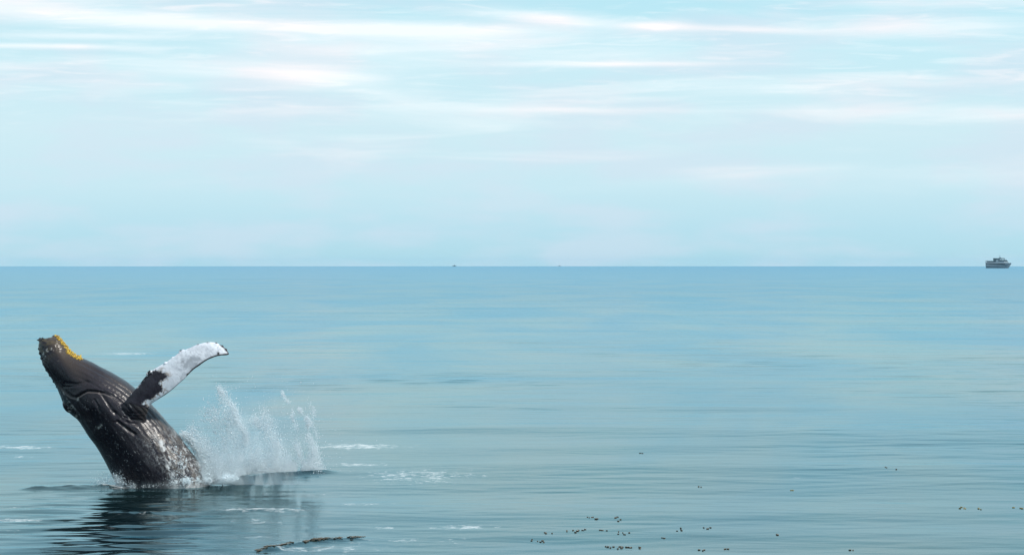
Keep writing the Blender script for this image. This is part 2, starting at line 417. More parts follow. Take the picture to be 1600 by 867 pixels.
for pts, wd, dep in [([(154, 611), (163, 622), (175, 641), (184, 650)], 2.4, .035), ([(180, 656), (199, 670.6), (216, 682)], 2.5, .07), ([(176, 640), (186, 652), (200, 660), (222, 664)], 2.8, .035),
                     ([(190, 650), (205, 655), (226, 656)], 1.4, .03), ([(122, 622), (131, 634), (139, 640)], 2.0, .025), ([(146, 622), (152, 632), (157, 646)], 1.8, .03),
                     ([(107, 630), (116, 640), (128, 656), (146, 684)], 2.6, .015), ([(98, 598), (120, 600), (136, 596), (150, 598)], 2.5, .03), ([(95, 604), (112, 604), (130, 601)], 1.6, .02),
                     ([(192, 641), (204, 646), (227, 645)], 1.2, .012), ([(190, 646), (206, 650), (226, 650)], 1.2, .010)]:
    q_, _, _, _ = groove(pts, wd, dep, fb); dsp -= q_
# throat pleats: long grooves that follow the ventral edge of the body
EDGE = [(88, 523), (104, 543), (117, 553.5), (136, 562.5), (160, 574), (182, 585.5), (200, 597), (218, 613), (236, 631), (258, 655), (277, 676), (296, 702), (314, 726), (332, 762)]
de, te, _ = pdist(px, py, EDGE)
dist_ = de + 5 * (fbm(s_al / 40, s_ac / 25, 0, 2, 81) - .5)
for off, dep in ((8, .040), (15, .018), (22, .012), (29, .016), (37, .010), (45, .010), (53, .006)):
    lim = sstep(te, .12, .22)
    if off > 34: lim = lim * sstep(te, .42, .5)
    dsp -= dep * np.exp(-((dist_ - off - te * 4) / 1.8) ** 2) * lim * fb * (1 - .6 * sstep(py, 640, 690))
# loose skin, scars and small lumps
dsp += .030 * (fbm(s_al / 26, s_ac / 9, ydep * .8, 3, 3) - .5) * bodym
dsp += .009 * (fbm(px / 3.2, py / 3.2, ydep * 8, 3, 9) - .5) * (1 - .85 * isfl)
rough_low = sstep(de, 62, 12) * sstep(te, .50, .68) * bodym
dsp += .032 * (fbm(s_al / 7, s_ac / 3.6, ydep * 5, 3, 19) - .5) * rough_low
head_rough = sstep(s_al, 60, 14) * bodym
dsp += .035 * (fbm(px / 4, py / 4, ydep * 10, 2, 29) - .5) * head_rough
dsp += .012 * (fbm(px / 9, py / 9, ydep * 3, 2, 33) - .5) * isfl
co += nor * dsp[:, None]
# ---- colour of the skin, vertex by vertex
def mixc(c, col, f): return c * (1 - f[:, None]) + np.array(col) * f[:, None]
c = np.tile(np.array([.009, .0072, .0125]), (nv, 1))
c = mixc(c, (.019, .0155, .021), sstep(fbm(s_al / 40, s_ac / 12, 0, 3, 51), .40, .7))
c = mixc(c, (.085, .064, .048), sstep(s_al, 120, 20) * .75 * sstep(s_ac, 2, 16))       # browner towards the chin
c = mixc(c, (.11, .085, .045), sstep(s_al, 46, 6) * .6 * sstep(fbm(px / 7, py / 5, 0, 3, 52), .40, .62))
c = mixc(c, (.16, .135, .115), rough_low * .75 * sstep(fbm(s_al / 9, s_ac / 3, 0, 4, 54), .42, .62))
c = mixc(c, (.07, .062, .058), sstep(de, 30, 8) * sstep(te, .18, .4) * .6)
def flecks(su, sv, thr, seed, wd=.05, o=2):
    n = fbm(s_al / su + .3 * np.sin(s_ac / 9), s_ac / sv, 0, o, seed); return sstep(n, thr, thr + wd)
dens = sstep(fbm(px / 22, py / 22, 0, 2, 70), .42, .62) * sstep(s_al, 88, 125) * (1 - .3 * rough_low) * (1 - sstep(de, 40, 25) * sstep(s_al, 175, 150))
c = mixc(c, (.50, .48, .47), flecks(12, 1.5, .79, 71) * dens * .45 * bodym)  # pale water drips and wet highlight specks painted into the skin
c = mixc(c, (.42, .40, .40), flecks(5.5, 1.2, .84, 72) * dens * .45 * bodym)
c = mixc(c, (.55, .55, .56), flecks(1.9, 1.3, .80, 73) * sstep(s_al, 95, 130) * sstep(s_ac, 26, 4) * .55 * bodym)       # pale spots down the back edge
c = mixc(c, (.45, .40, .33), flecks(2.4, 2.2, .80, 74) * sstep(s_al, 60, 20) * .6 * bodym)
for (x_, y_, r_) in ((74, 547, 2.2), (80, 545, 1.5), (67, 552, 2.0), (70, 556, 1.6), (112, 636, 3.0), (108, 642, 2.0), (121, 623, 2.2), (158, 665, 2.3), (154, 668, 1.8), (150, 667, 1.3), (106, 628, 1.2), (119, 650, 1.8)):
    c = mixc(c, (.50, .49, .47), np.exp(-((np.hypot(px - x_, (py - y_) * .8)) / r_) ** 4) * (fbm(px / 1.6, py / 1.6, 0, 2, 75) > .42) * fb * .75)
_, dJ, tJ, _ = groove([(98, 612), (104, 622), (113, 633), (124, 648)], 1, 1)
c = mixc(c, (.40, .39, .40), np.exp(-(dJ / .9) ** 2) * sstep(fbm(px / 3, py / 3, 0, 2, 76), .45, .55) * .6 * fb)
c = mixc(c, (.20, .17, .155), np.exp(-((dj - 2.6) / .8) ** 2) * (sj > 0) * sstep(tj, .3, .5) * .5 * fb)  # highlight along the jaw line put into the colour
c = mixc(c, (.004, .004, .005), np.exp(-(dj / 1.0) ** 2) * sstep(tj, .42, .5) * .9 * fb)
# foam lace and running water on the belly side
foamm = sstep(de, 74, 20) * sstep(py, 655, 725)
n1_ = fbm(s_al / 10 + fbm(px / 6, py / 6, 0, 2, 90), s_ac / 5.5 + fbm(px / 7, py / 7, 0, 2, 91), 0, 3, 92)
lace = np.exp(-((n1_ - .5) / .022) ** 2)
n2_ = fbm(s_al / 5 + 1.5 * fbm(px / 5, py / 5, 0, 2, 94), s_ac / 2.4, 0, 3, 93)
lace2 = np.exp(-((n2_ - .5) / .03) ** 2)
fm = np.clip(lace * .9 + lace2 * .55, 0, 1) * foamm
RUN = [(252, 690), (258, 706), (266, 716), (262, 728), (270, 742), (276, 752)]
dr, _, _ = pdist(px, py, RUN)
fm = np.maximum(fm, np.exp(-((dr + wob * .6) / 3.5) ** 2) * sstep(n2_, .38, .55) * fb)
fm = np.maximum(fm, sstep(py + 14 * (fbm(px / 3, py / 40, 0, 3, 95) - .5), 749, 760) * (.15 + .6 * sstep(np.abs(px - 235), 18, 45)) * bodym)
c = mixc(c, (.72, .76, .78), np.clip(fm, 0, 1) * .65 * bodym)
# the flipper: white, dark at its root and along its edges
DARK = [(186, 638), (199, 619), (213, 605), (231, 584), (243, 578), (254, 580.5), (262, 587), (249, 598), (256, 611), (240, 619), (228, 626), (222, 631), (232, 636), (222, 670), (176, 660)]
fsd = psd(px, py, DARK) + 6 * (fbm(px / 5, py / 5, 0, 4, 101) - .5) + 7 * (fbm(px / 1.8, py / 1.8, 0, 3, 102) - .5)
wh = sstep(fsd, -1.2, 1.2)
fc = np.tile(np.array([.84, .86, .93]), (nv, 1))
patch_ = sstep(np.hypot((px - 298) / 20, (py - 567) / 13) + 1.5 * (fbm(px / 5, py / 5, 0, 4, 103) - .5), .95, .35)
fc = mixc(fc, (.34, .36, .40), patch_ * .75)
fc = mixc(fc, (.35, .27, .22), sstep(fsd, 9, 1) * sstep(fbm(px / 2.5, py / 2.5, 0, 3, 104), .42, .6) * .85)
fc = mixc(fc, (.42, .44, .50), sstep(fbm(px / 3.5, py / 3.5, 0, 4, 109), .50, .68) * .55 * sstep(px, 268, 282))
fc = mixc(fc, (.14, .13, .14), sstep(fbm(px / 2.0, py / 2.0, 0, 2, 105), .80, .86) * .6)
fc = mixc(fc, (.58, .61, .68), sstep(fbm(px / 12, py / 8, 0, 3, 107), .45, .75) * .5)
dk = np.array([.022, .019, .026])[None] * (.6 + 1.6 * fbm(px / 4, py / 4, 0, 3, 110))[:, None]
fc = fc * wh[:, None] + dk * (1 - wh)[:, None]
TR = [(357, 554.5), (348, 555.5), (340, 556.5), (331, 559.5), (322, 564), (312, 571), (302, 578), (294, 587)]
dt, tt, _ = pdist(px, py, TR); fc = mixc(fc, (.05, .035, .04), sstep(dt, 3.6, 1.8))
dt, tt, _ = pdist(px, py, [(294, 587), (278, 601), (264, 613), (248, 623.5)]); fc = mixc(fc, (.09, .09, .10), sstep(dt, 1.4, .5))
dt, tt, _ = pdist(px, py, [(345, 538), (351, 543), (358, 551), (357, 555)]); fc = mixc(fc, (.05, .035, .035), sstep(dt, 2.6, 1.2))
for x_, y_, r_ in ((232, 580, 4.5), (282, 546, 3.0), (309, 537, 2.2), (324, 533.5, 2.6), (338, 534.5, 2.8), (347, 539.5, 2.5), (294, 585, 3.0), (341, 552, 2.4)):
    fc = mixc(fc, (.03, .025, .025), sstep(np.hypot(px - x_, py - y_) + 1.5 * (fbm(px, py, 0, 2, 108) - .5), r_, r_ * .6))
c = c * (1 - isfl)[:, None] + fc * isfl[:, None]
mm = sstep(c.mean(1), .15, .45)
tmpo = co - np.array(whale_root.location)
body.vertices.foreach_set('co', tmpo.astype(np.float32).ravel())
body.shade_smooth(); body.update()
attr(body, 'skin', c, 'FLOAT_COLOR'); attr(body, 'pale', mm)
attr(body, 'grain', np.stack([s_al / PXM, s_ac / PXM, ydep], -1), 'FLOAT_VECTOR')
m, q, b = mat('whale_skin')
sk = q.new('ShaderNodeAttribute', attribute_name='skin').outputs['Color']
pale = q.new('ShaderNodeAttribute', attribute_name='pale').outputs['Fac']
gr = q.new('ShaderNodeAttribute', attribute_name='grain').outputs['Vector']
ga, gb, gc = q.xyz(gr)
fn = q.noise(q.vec(q.m('MULTIPLY', ga, 8.), q.m('MULTIPLY', gb, 34.), q.m('MULTIPLY', gc, 20.)), 1, 4, .65, .4)
q.put(b.inputs['Base Color'], q.mix(q.ramp(fn, .3, .7, .0, .45), sk, q.mix(.5, sk, (.01, .01, .012))))
q.put(b.inputs['Roughness'], q.m('ADD', q.ramp(fn, .3, .75, .22, .38), q.m('MULTIPLY', pale, .25)))
b.inputs['Specular IOR Level'].default_value = .30
bp = q.new('ShaderNodeBump'); bp.inputs['Strength'].default_value = .35; bp.inputs['Distance'].default_value = .02
q.put(bp.inputs['Height'], fn); q.l.new(bp.outputs[0], b.inputs['Normal'])
wb = link_mesh('body', body, m, whale_root)
CO_W, NOR_W, PX_W, PY_W, FR_W = co, nor, px, py, fb

def local_mesh(name, bm, material, parent, base, smooth=True):
    me = bpy.data.meshes.new(name); bm.transform(Matrix.Translation(-Vector(base))); bm.to_mesh(me); bm.free()
    if smooth: me.shade_smooth()
    return link_mesh(name, me, material, parent)
# eye
bm = bmesh.new(); blob(bm, 109, 638, -.56, 2.4 * k, 1.1, .8, .9)
local_mesh('eye', bm, simple('whale_eye', (.01, .01, .012), .08), whale_root, whale_root.location)
bm = bmesh.new(); blob(bm, 109, 637.5, -.52, 3.4 * k, 1.2, .7, 1.0, R(-30))
local_mesh('eyelid', bm, simple('whale_eyelid', (.03, .027, .032), .35), whale_root, whale_root.location)

# golden crust along the chin: hundreds of small barnacle cones and weed tufts, one part
def crust(name, pts, n, spread, size, colour, seed):
    rg = np.random.default_rng(seed); pts = np.array(pts, float)
    V, F = [], []; o = 0
    sel = np.where((CO_W[:, 1] - WD < .35))[0]
    for i in range(n):
        t = rg.uniform(0, len(pts) - 1.001); j = int(t); p = pts[j] * (1 - t + j) + pts[j + 1] * (t - j)
        p = p + rg.normal(0, spread, 2)
        d = np.hypot(PX_W[sel] - p[0], PY_W[sel] - p[1]); cand = sel[d < max(d.min() + .6, 1.2)]
        if len(cand) == 0: continue
        ii = cand[rg.integers(len(cand))]; c0 = CO_W[ii]; n0 = NOR_W[ii] + rg.normal(0, .35, 3); n0 /= np.linalg.norm(n0)
        t1 = np.cross(n0, rg.normal(0, 1, 3)); t1 /= np.linalg.norm(t1); t2 = np.cross(n0, t1)
        s = size * rg.lognormal(0, .4); h = s * rg.uniform(.9, 2.6); bend = rg.normal(0, .5, 2) * s
        for q_ in range(5):
            a = 6.283 * q_ / 5; V.append(c0 - n0 * s * .4 + (t1 * math.cos(a) + t2 * math.sin(a)) * s * rg.uniform(.7, 1.2))
        for q_ in range(5):
            a = 6.283 * q_ / 5 + .4; V.append(c0 + n0 * h * rg.uniform(.7, 1.1) + t1 * bend[0] + t2 * bend[1] + (t1 * math.cos(a) + t2 * math.sin(a)) * s * .55)
        for q_ in range(5):
            r2 = (q_ + 1) % 5; F += [(o + q_, o + r2, o + 5 + r2), (o + q_, o + 5 + r2, o + 5 + q_)]
        F += [(o + 5, o + 6, o + 7), (o + 5, o + 7, o + 8), (o + 5, o + 8, o + 9)]; o += 10
    me = np_mesh(name, np.array(V) - np.array(whale_root.location), np.array(F), False)
    mm_, gg, bb = mat(name + '_surface')
    tco = gg.new('ShaderNodeTexCoord').outputs['Object']
    nz = gg.noise(tco, 11, 5, .8)
    gg.put(bb.inputs['Base Color'], gg.cramp(nz, colour)); bb.inputs['Roughness'].default_value = .5
    return link_mesh(name, me, mm_, whale_root)
yb = crust('barnacle_crust', [(88, 525), (93, 530), (99, 537), (104, 545), (109, 550), (114, 554), (120, 557), (127, 560)], 560, 1.2, .017,
           [(.36, (.06, .03, .01)), (.46, (.42, .22, .01)), (.54, (.60, .44, .05)), (.62, (.10, .07, .02))], 5)
tag(yb, 'golden yellow crust along the chin', kind='stuff')
tb = crust('snout_barnacles', [(60, 531), (64, 529), (68, 530)], 16, 1.0, .022, [(.3, (.01, .01, .01)), (.6, (.03, .025, .02)), (.8, (.05, .04, .03))], 6)
tag(tb, 'small black knobs on the tip of the snout', kind='stuff')

# ------------------------------------------------------------------ splash
def droplets(name, pos, rad, m, parent=None, base=(0, 0, 0), stretch=None):
    n = len(pos)
    if len(pos) > 60000:
        o8 = np.array([(1, 1, 1), (-1, -1, 1), (-1, 1, -1), (1, -1, -1)], float) * .85; f8 = np.array([(0, 1, 3), (0, 2, 1), (0, 3, 2), (1, 2, 3)])
    else: o8 = np.array([(1, 0, 0), (-1, 0, 0), (0, 1, 0), (0, -1, 0), (0, 0, 1), (0, 0, -1)], float)
    if len(o8) == 6: f8 = np.array([(0, 2, 4), (2, 1, 4), (1, 3, 4), (3, 0, 4), (2, 0, 5), (1, 2, 5), (3, 1, 5), (0, 3, 5)])
    K = len(o8); jit = rng.uniform(.6, 1.4, (n, K, 1))
    v = pos[:, None, :] + o8[None] * jit * rad[:, None, None] * (np.array([1, 1, 1.3]) if stretch is None else stretch[:, None, :])
    f = (f8[None] + K * np.arange(n)[:, None, None]).reshape(-1, 3)
    me = np_mesh(name, v.reshape(-1, 3) - np.array(base), f)
    return link_mesh(name, me, m, parent)
m_spray, q, b = mat('white_water')
b.inputs['Base Color'].default_value = (.90, .97, 1, 1); b.inputs['Roughness'].default_value = .35
b.inputs['Specular IOR Level'].default_value = .5
tr = q.new('ShaderNodeBsdfTranslucent'); tr.inputs[0].default_value = (.90, .97, 1, 1)
mx = q.new('ShaderNodeMixShader'); mx.inputs[0].default_value = .55
q.l.new(b.outputs[0], mx.inputs[1]); q.l.new(tr.outputs[0], mx.inputs[2]); q.l.new(mx.outputs[0], q.n['Material Output'].inputs[0])

def pts3(px_, py_, dy):
    x, y, z = at(px_, py_, WD + dy); return np.stack([x, y, z], -1)
splash = empty('splash', (on_water(370, 745)[0], WD, 0)); tag(splash, 'white fan of spray thrown up beside the whale', 'splash', kind='stuff')
SB = tuple(splash.location)
Pp, Rr = [], []
def ribbon(pts, n, wd0, wd1, rmin, rmax, clump=True, dyc=0., p=1.0):
    pts = np.array(pts, float); m_ = len(pts) - 1; n = int(n * 1.6)
    t = rng.uniform(0, 1, n * 3) ** p * m_
    if clump:
        keep = fbm(t * 7 / m_, np.full_like(t, pts[0, 0]), 0, 3, 200) > rng.uniform(.25, .7, len(t)); t = t[keep]
    t = t[:n]; j = np.minimum(t.astype(int), m_ - 1); f = (t - j)[:, None]
    q_ = pts[j] * (1 - f) + pts[j + 1] * f
    wdt = wd0 + (wd1 - wd0) * t / m_
    a = q_[:, 0] + rng.normal(0, 1, len(t)) * wdt + 2.5 * np.sin(q_[:, 1] / 6 + pts[0, 0]); b_ = q_[:, 1] + rng.normal(0, 1, len(t)) * wdt * 1.2
    Pp.append(pts3(a, b_, dyc + rng.normal(0, .25, len(t)))); Rr.append(rng.lognormal(0, .45, len(t)) * rng.uniform(rmin, rmax, len(t)) * .78)
ribbon([(335, 602), (350, 615), (363, 636), (374, 660), (382, 680), (388, 694)], 2600, 2.5, 3, .006, .011)
ribbon([(345, 612), (356, 640), (366, 668), (378, 700)], 2500, 6, 8, .005, .010)
ribbon([(322, 640), (345, 660), (352, 690), (352, 720)], 2200, 8, 9, .005, .010)
ribbon([(405, 632), (417, 648), (426, 668), (432, 694), (433, 715)], 2200, 3, 6, .005, .010)
ribbon([(398, 655), (412, 662), (420, 682), (422, 712)], 1800, 4, 7, .005, .010)
ribbon([(442, 612), (450, 626), (456, 642), (463, 664), (465, 690), (466, 715)], 1500, 1.2, 2.6, .005, .010)
ribbon([(470, 638), (478, 652), (482, 672), (486, 694), (493, 712), (496, 734)], 1900, 1.5, 4, .005, .011)
ribbon([(485, 628), (490, 660), (494, 690), (497, 712)], 500, 2, 3, .005, .009)
ribbon([(300, 670), (315, 690), (330, 715), (340, 745)], 2600, 5, 7, .006, .012)
ribbon([(288, 678), (300, 690), (313, 708), (332, 736), (352, 748)], 4200, 3, 5, .006, .013)
# mass at the foot
N0 = 300000
a = rng.uniform(296, 500, N0) + rng.normal(0, 5, N0); hgt_ = rng.exponential(1, N0)
prof = np.interp(a, [296, 320, 345, 380, 410, 440, 470, 495, 512], [22, 34, 42, 38, 30, 28, 28, 28, 8])
b_ = np.interp(a, [296, 340, 400, 450, 512], [752, 747, 740, 736.5, 733]) - hgt_ * prof * .34 * (.5 + fbm(a / 9, a * 0, 0, 3, 210))
dn = fbm(a / 9, b_ / 14, 0, 4, 220)
wgt = np.interp(a, [296, 325, 400, 440, 512], [1.0, 1.0, .62, .42, .30])
leftcut = 296 + (b_ - 700) * .55      # stays outside the whale
kp = (dn + .25 * (wgt - .5) > rng.uniform(.20, .68, N0)) & (b_ > 640) & (rng.uniform(0, 1, N0) < wgt) & (a > np.minimum(leftcut, 325) - 4)
Pp.append(pts3(a[kp], b_[kp], rng.normal(.1, .5, kp.sum()))); Rr.append(rng.lognormal(0, .4, kp.sum()) * .0052); MASS = kp.sum()
# loose drops over the whole fan
N1 = 5200
a = rng.normal(410, 52, N1); b_ = 745 - rng.gamma(2.0, 30, N1); kp = (b_ > 585) & (fbm(a / 14, b_ / 20, 0, 3, 240) > rng.uniform(.3, .62, N1))
Pp.append(pts3(a[kp], b_[kp], rng.normal(.2, .9, kp.sum()))); Rr.append(rng.lognormal(0, .5, kp.sum()) * .0045)
pos = np.concatenate(Pp); rad_ = np.concatenate(Rr); kp = pos[:, 2] > -.03
sp = droplets('spray_droplets', pos[kp], rad_[kp], m_spray, splash, SB); tag(sp, kind='stuff')
# foam clinging to the whale's foot (right side and small collar left), thrown ahead of the body
Pp, Rr = [], []
ribbon([(268, 752), (285, 752), (302, 750), (320, 750), (350, 748), (372, 746)], 4500, 2.2, 3.0, .006, .013, True, -1.2)
ribbon([(276, 705), (282, 722), (280, 738), (272, 752)], 500, 5, 6, .005, .010, True, -1.45)
ribbon([(178, 744), (186, 752), (200, 758), (215, 760)], 900, 4, 2, .005, .010, True, -1.0)
ribbon([(150, 757), (170, 752), (185, 748), (196, 752)], 1500, 6, 5, .005, .010, True, -.6)
ribbon([(215, 760), (235, 759), (255, 757), (275, 754)], 160, 1.4, 1.2, .005, .009, True, -1.5)
pos = np.concatenate(Pp); rad_ = np.concatenate(Rr); kp = pos[:, 2] > -.03
wf = droplets('foot_foam', pos[kp], rad_[kp], m_spray, splash, SB); tag(wf, kind='stuff')

# soft mist hanging in the fan: a real volume with uneven density
def mist(name, pts, dy0, dy1, dens):
    bm = bmesh.new(); A_, B_ = [], []
    for x_, y_ in pts: A_.append(bm.verts.new(P(x_, y_, dy0))); B_.append(bm.verts.new(P(x_, y_, dy1)))
    n = len(pts); bm.faces.new(A_); bm.faces.new(B_[::-1])
    for i in range(n): bm.faces.new((A_[i], B_[i], B_[(i + 1) % n], A_[(i + 1) % n]))
    bmesh.ops.recalc_face_normals(bm, faces=bm.faces)
    mm_ = bpy.data.materials.new(name + '_air'); mm_.use_nodes = True; gg = G(mm_.node_tree); gg.n.remove(gg.n['Principled BSDF'])
    pv = gg.new('ShaderNodeVolumePrincipled'); pv.inputs['Color'].default_value = (.90, .975, 1, 1); pv.inputs['Anisotropy'].default_value = .0
    geo = gg.new('ShaderNodeNewGeometry').outputs['Position']
    x_, y_, z_ = gg.xyz(geo)
    cx = P(390, 745).x
    n_ = gg.noise(gg.vec(gg.m('ADD', gg.m('MULTIPLY', x_, 2.6), gg.m('MULTIPLY', z_, .5)), gg.m('MULTIPLY', y_, .9), gg.m('MULTIPLY', z_, .75)), 1, 4, .6, .5)
    f_ = gg.ramp(n_, .40, .68)
    # thinner with height and towards the ends
    hz = gg.m('EXPONENT', gg.m('MULTIPLY', gg.m('MAXIMUM', z_, 0.), -1 / .58))
    ex = gg.m('DIVIDE', gg.m('SUBTRACT', x_, cx - .35), 1.75); ey = gg.m('DIVIDE', gg.m('SUBTRACT', y_, WD + .1), .95)
    rr_ = gg.m('ADD', gg.m('POWER', gg.m('ABSOLUTE', ex), 3.), gg.m('POWER', gg.m('ABSOLUTE', ey), 2.))
    fall = gg.m('EXPONENT', gg.m('MULTIPLY', rr_, -1.7))
    top = gg.ramp(z_, 3.4, 1.6)
    d_ = gg.m('MULTIPLY', gg.m('MULTIPLY', gg.m('MULTIPLY', f_, fall), gg.m('ADD', hz, .08)), gg.m('MULTIPLY', top, dens))
    gg.put(pv.inputs['Density'], d_); gg.l.new(pv.outputs[0], gg.n['Material Output'].inputs['Volume'])
    o = local_mesh(name, bm, mm_, splash, splash.location, False); tag(o, kind='stuff'); return o
mist('spray_mist', [(262, 757), (545, 757), (545, 690), (520, 600), (300, 585), (262, 660)], -1.3, 1.7, 5.4)

# ------------------------------------------------------------------ vessels
M_white = simple('painted_white_steel', (.44, .50, .54), .35)
M_pale = simple('pale_grey_steel', (.27, .33, .38), .4)
M_blue = simple('painted_grey_blue_steel', (.12, .18, .23), .4)
M_dkhull = simple('dark_boot_stripe', (.03, .045, .06), .4)
M_glass = simple('dark_cabin_glass', (.010, .018, .025), .08)
M_deck = simple('teal_grey_deck', (.07, .12, .14), .55)
M_steel = simple('grey_mast_steel', (.12, .15, .17), .4)
def box(bm, x0, x1, y0, y1, z0, z1, bev=0.):
    r = bmesh.ops.create_cube(bm, size=1, matrix=Matrix.Translation(((x0 + x1) / 2, (y0 + y1) / 2, (z0 + z1) / 2)) @ Matrix.Diagonal((x1 - x0, y1 - y0, z1 - z0, 1)))
    if bev:
        es = {e for v in r['verts'] for e in v.link_edges}; bmesh.ops.bevel(bm, geom=list(es), offset=bev, segments=2, affect='EDGES')
def part(name, bm, m_, parent, smooth=False):
    me = bpy.data.meshes.new(name); bm.to_mesh(me); bm.free()
    if smooth: me.shade_smooth()
    return link_mesh(name, me, m_, parent)
def prism(bm, outline, y0, y1):
    """outline in x,z extruded in y"""
    a = [bm.verts.new((x, y0, z)) for x, z in outline]; b_ = [bm.verts.new((x, y1, z)) for x, z in outline]; n = len(a)
    bm.faces.new(a); bm.faces.new(b_[::-1])
    for i in range(n): bm.faces.new((a[i], b_[i], b_[(i + 1) % n], a[(i + 1) % n]))
    bmesh.ops.recalc_face_normals(bm, faces=bm.faces)
SD = 3950.; sx = float(at(1560, 418, SD)[0])
ship = empty('passenger_ship', (sx, SD, drop(sx, SD)))
tag(ship, 'small white passenger ship with stacked decks on the horizon at the right', 'ship')
def hull_mesh(L0, L1, B, stations, ztop_fn, wl=-1.2):
    """bow to +x; stations: fraction, half beam factor, bottom taper"""
    bm = bmesh.new(); rings = []
    for t, bf, rake in stations:
        zt = ztop_fn(t); ring = []
        for s, zf in ((-1, 1), (-1, .55), (-1, .2), (-1, 0), (1, 0), (1, .2), (1, .55), (1, 1)):
            z = wl + (zt - wl) * zf; hb = B / 2 * bf * (.72 + .28 * min(1, zf * 1.6)); x = L0 + (L1 - L0) * t - rake * (1 - zf)
            ring.append(bm.verts.new((x, s * hb, z)))
        rings.append(ring)
    for a, b_ in zip(rings, rings[1:]):
        for i in range(8): bm.faces.new((a[i], a[(i + 1) % 8], b_[(i + 1) % 8], b_[i]))
    bm.faces.new(rings[0]); bm.faces.new(rings[-1][::-1]); bmesh.ops.recalc_face_normals(bm, faces=bm.faces); return bm
zt = lambda t: 4.6 + 2.6 * max(0, (t - .35) / .65) ** 1.4
st = [(0, .86, -1.5), (.02, .93, -.8), (.1, 1, 0), (.5, 1, 0), (.68, .93, .6), (.8, .76, 1.6), (.9, .5, 3.2), (.96, .26, 4.4), (1, .03, 5.0)]
part('hull', hull_mesh(-19.6, 19.8, 9.6, st, zt), M_blue, ship)
bm = bmesh.new(); box(bm, -19.2, 14.4, -4.86, 4.86, -1.0, .45, .05); part('boot_stripe', bm, M_dkhull, ship)
bm = bmesh.new(); box(bm, -19.3, 15.0, -4.6, 4.6, 4.9, 7.3, .15); mc = part('main_cabin', bm, M_blue, ship)
def windows(parent, x0, x1, n, y, z0, z1, gap=.35):
    w_ = (x1 - x0) / n; bm = bmesh.new(); box(bm, -w_ / 2 + gap / 2, w_ / 2 - gap / 2, -.04, .04, z0, z1)
    me = bpy.data.meshes.new('window'); bm.to_mesh(me); bm.free(); me.materials.append(M_glass)
    for i in range(n):
        for s in (-1, 1):
            o = bpy.data.objects.new('window', me); COL.objects.link(o); o.parent = parent; o.location = (x0 + w_ * (i + .5), s * (y + .03), 0)
windows(mc, -15.5, 9.6, 12, 4.86, 5.3, 7.0)
windows(mc, -18.8, -16.4, 1, 4.86, 5.3, 7.0)
bm = bmesh.new(); prism(bm, [(-19.7, 7.3), (16.6, 7.3), (15.2, 8.3), (9., 8.7), (-19.9, 8.8)], -4.85, 4.85); part('promenade_bulwark', bm, M_pale, ship)
bm = bmesh.new(); prism(bm, [(14.0, 5.6), (17.2, 6.2), (19.9, 7.5), (19.3, 7.9), (17, 7.7), (14, 7.4)], -.8, .8); part('bow_bulwark', bm, M_dkhull, ship)
bm = bmesh.new(); box(bm, -17.5, 8.2, -4.0, 4.0, 8.8, 10.6, .15); uc = part('upper_cabin', bm, M_blue, ship)
windows(uc, -17, -4.5, 6, 4.0, 9.1, 10.3)
bm = bmesh.new(); prism(bm, [(-3.5, 8.8), (14.9, 8.5), (14.6, 10.1), (12.4, 12.0), (-3.5, 12.0)], -3.8, 3.8); wh_ = part('wheelhouse', bm, M_white, ship)
windows(wh_, -.5, 12.0, 6, 3.8, 10.2, 11.7)
bm = bmesh.new(); prism(bm, [(12.1, 10.2), (14.65, 10.2), (12.9, 11.7), (12.1, 11.7)], -3.86, 3.86); part('front_window', bm, M_glass, wh_)
bm = bmesh.new(); prism(bm, [(-19.6, 10.6), (-3.6, 10.6), (-3.6, 11.0), (-19.4, 11.0)], -4.5, 4.5); part('aft_awning', bm, M_deck, ship)
bm = bmesh.new(); prism(bm, [(-3.9, 12.0), (13.6, 12.0), (12.5, 12.4), (-3.9, 12.4)], -4.1, 4.1); part('wheelhouse_roof', bm, M_deck, ship)
for x_ in (-19.2, -18.0):
    for s in (-1, 1):
        bm = bmesh.new(); box(bm, x_ - .12, x_ + .12, s * 4.3 - .12, s * 4.3 + .12, 8.8, 10.6); part('post', bm, M_steel, ship)
bm = bmesh.new(); box(bm, -8.2, 9.6, -3.4, 3.4, 14.1, 15.3, .2); part('sun_canopy', bm, M_deck, ship)
for x_ in (-7.6, -3.5, .5, 4.5, 8.8):
    for s in (-1, 1):
        bm = bmesh.new(); box(bm, x_ - .14, x_ + .14, s * 3.1 - .14, s * 3.1 + .14, 11.0 if x_ < -3.7 else 12.4, 14.1); part('canopy_post', bm, M_steel, ship)
bm = bmesh.new(); box(bm, -7.3, -3.95, -2.6, 2.6, 11.0, 14.1, .2); part('funnel_housing', bm, M_deck, ship)
bm = bmesh.new(); prism(bm, [(-3.9, 12.4), (3.2, 12.4), (2.2, 14.1), (-3.9, 14.1)], -2.4, 2.4); part('deck_house', bm, M_white, ship)
bm = bmesh.new()
for s in (-1, 1):
    for z_ in (12.9, 13.4): box(bm, -3.8, 12.3, s * 4.0 - .05, s * 4.0 + .05, z_, z_ + .1)
    for x_ in np.arange(-3.7, 12.4, 1.75): box(bm, x_ - .05, x_ + .05, s * 4.0 - .05, s * 4.0 + .05, 12.4, 13.5)
    for z_ in (11.5, 12.0): box(bm, -19.4, -8.4, s * 4.4 - .05, s * 4.4 + .05, z_, z_ + .1)
part('railing', bm, M_steel, ship)
bm = bmesh.new(); prism(bm, [(1.0, 15.3), (4.4, 15.3), (2.9, 16.7), (2.0, 16.7)], -.9, .9); ms = part('mast', bm, M_steel, ship)
bm = bmesh.new(); box(bm, 2.15, 2.55, -.2, .2, 16.7, 19.4); box(bm, 1.2, 3.5, -.15, .15, 17.9, 18.15); part('mast_top', bm, M_steel, ms)
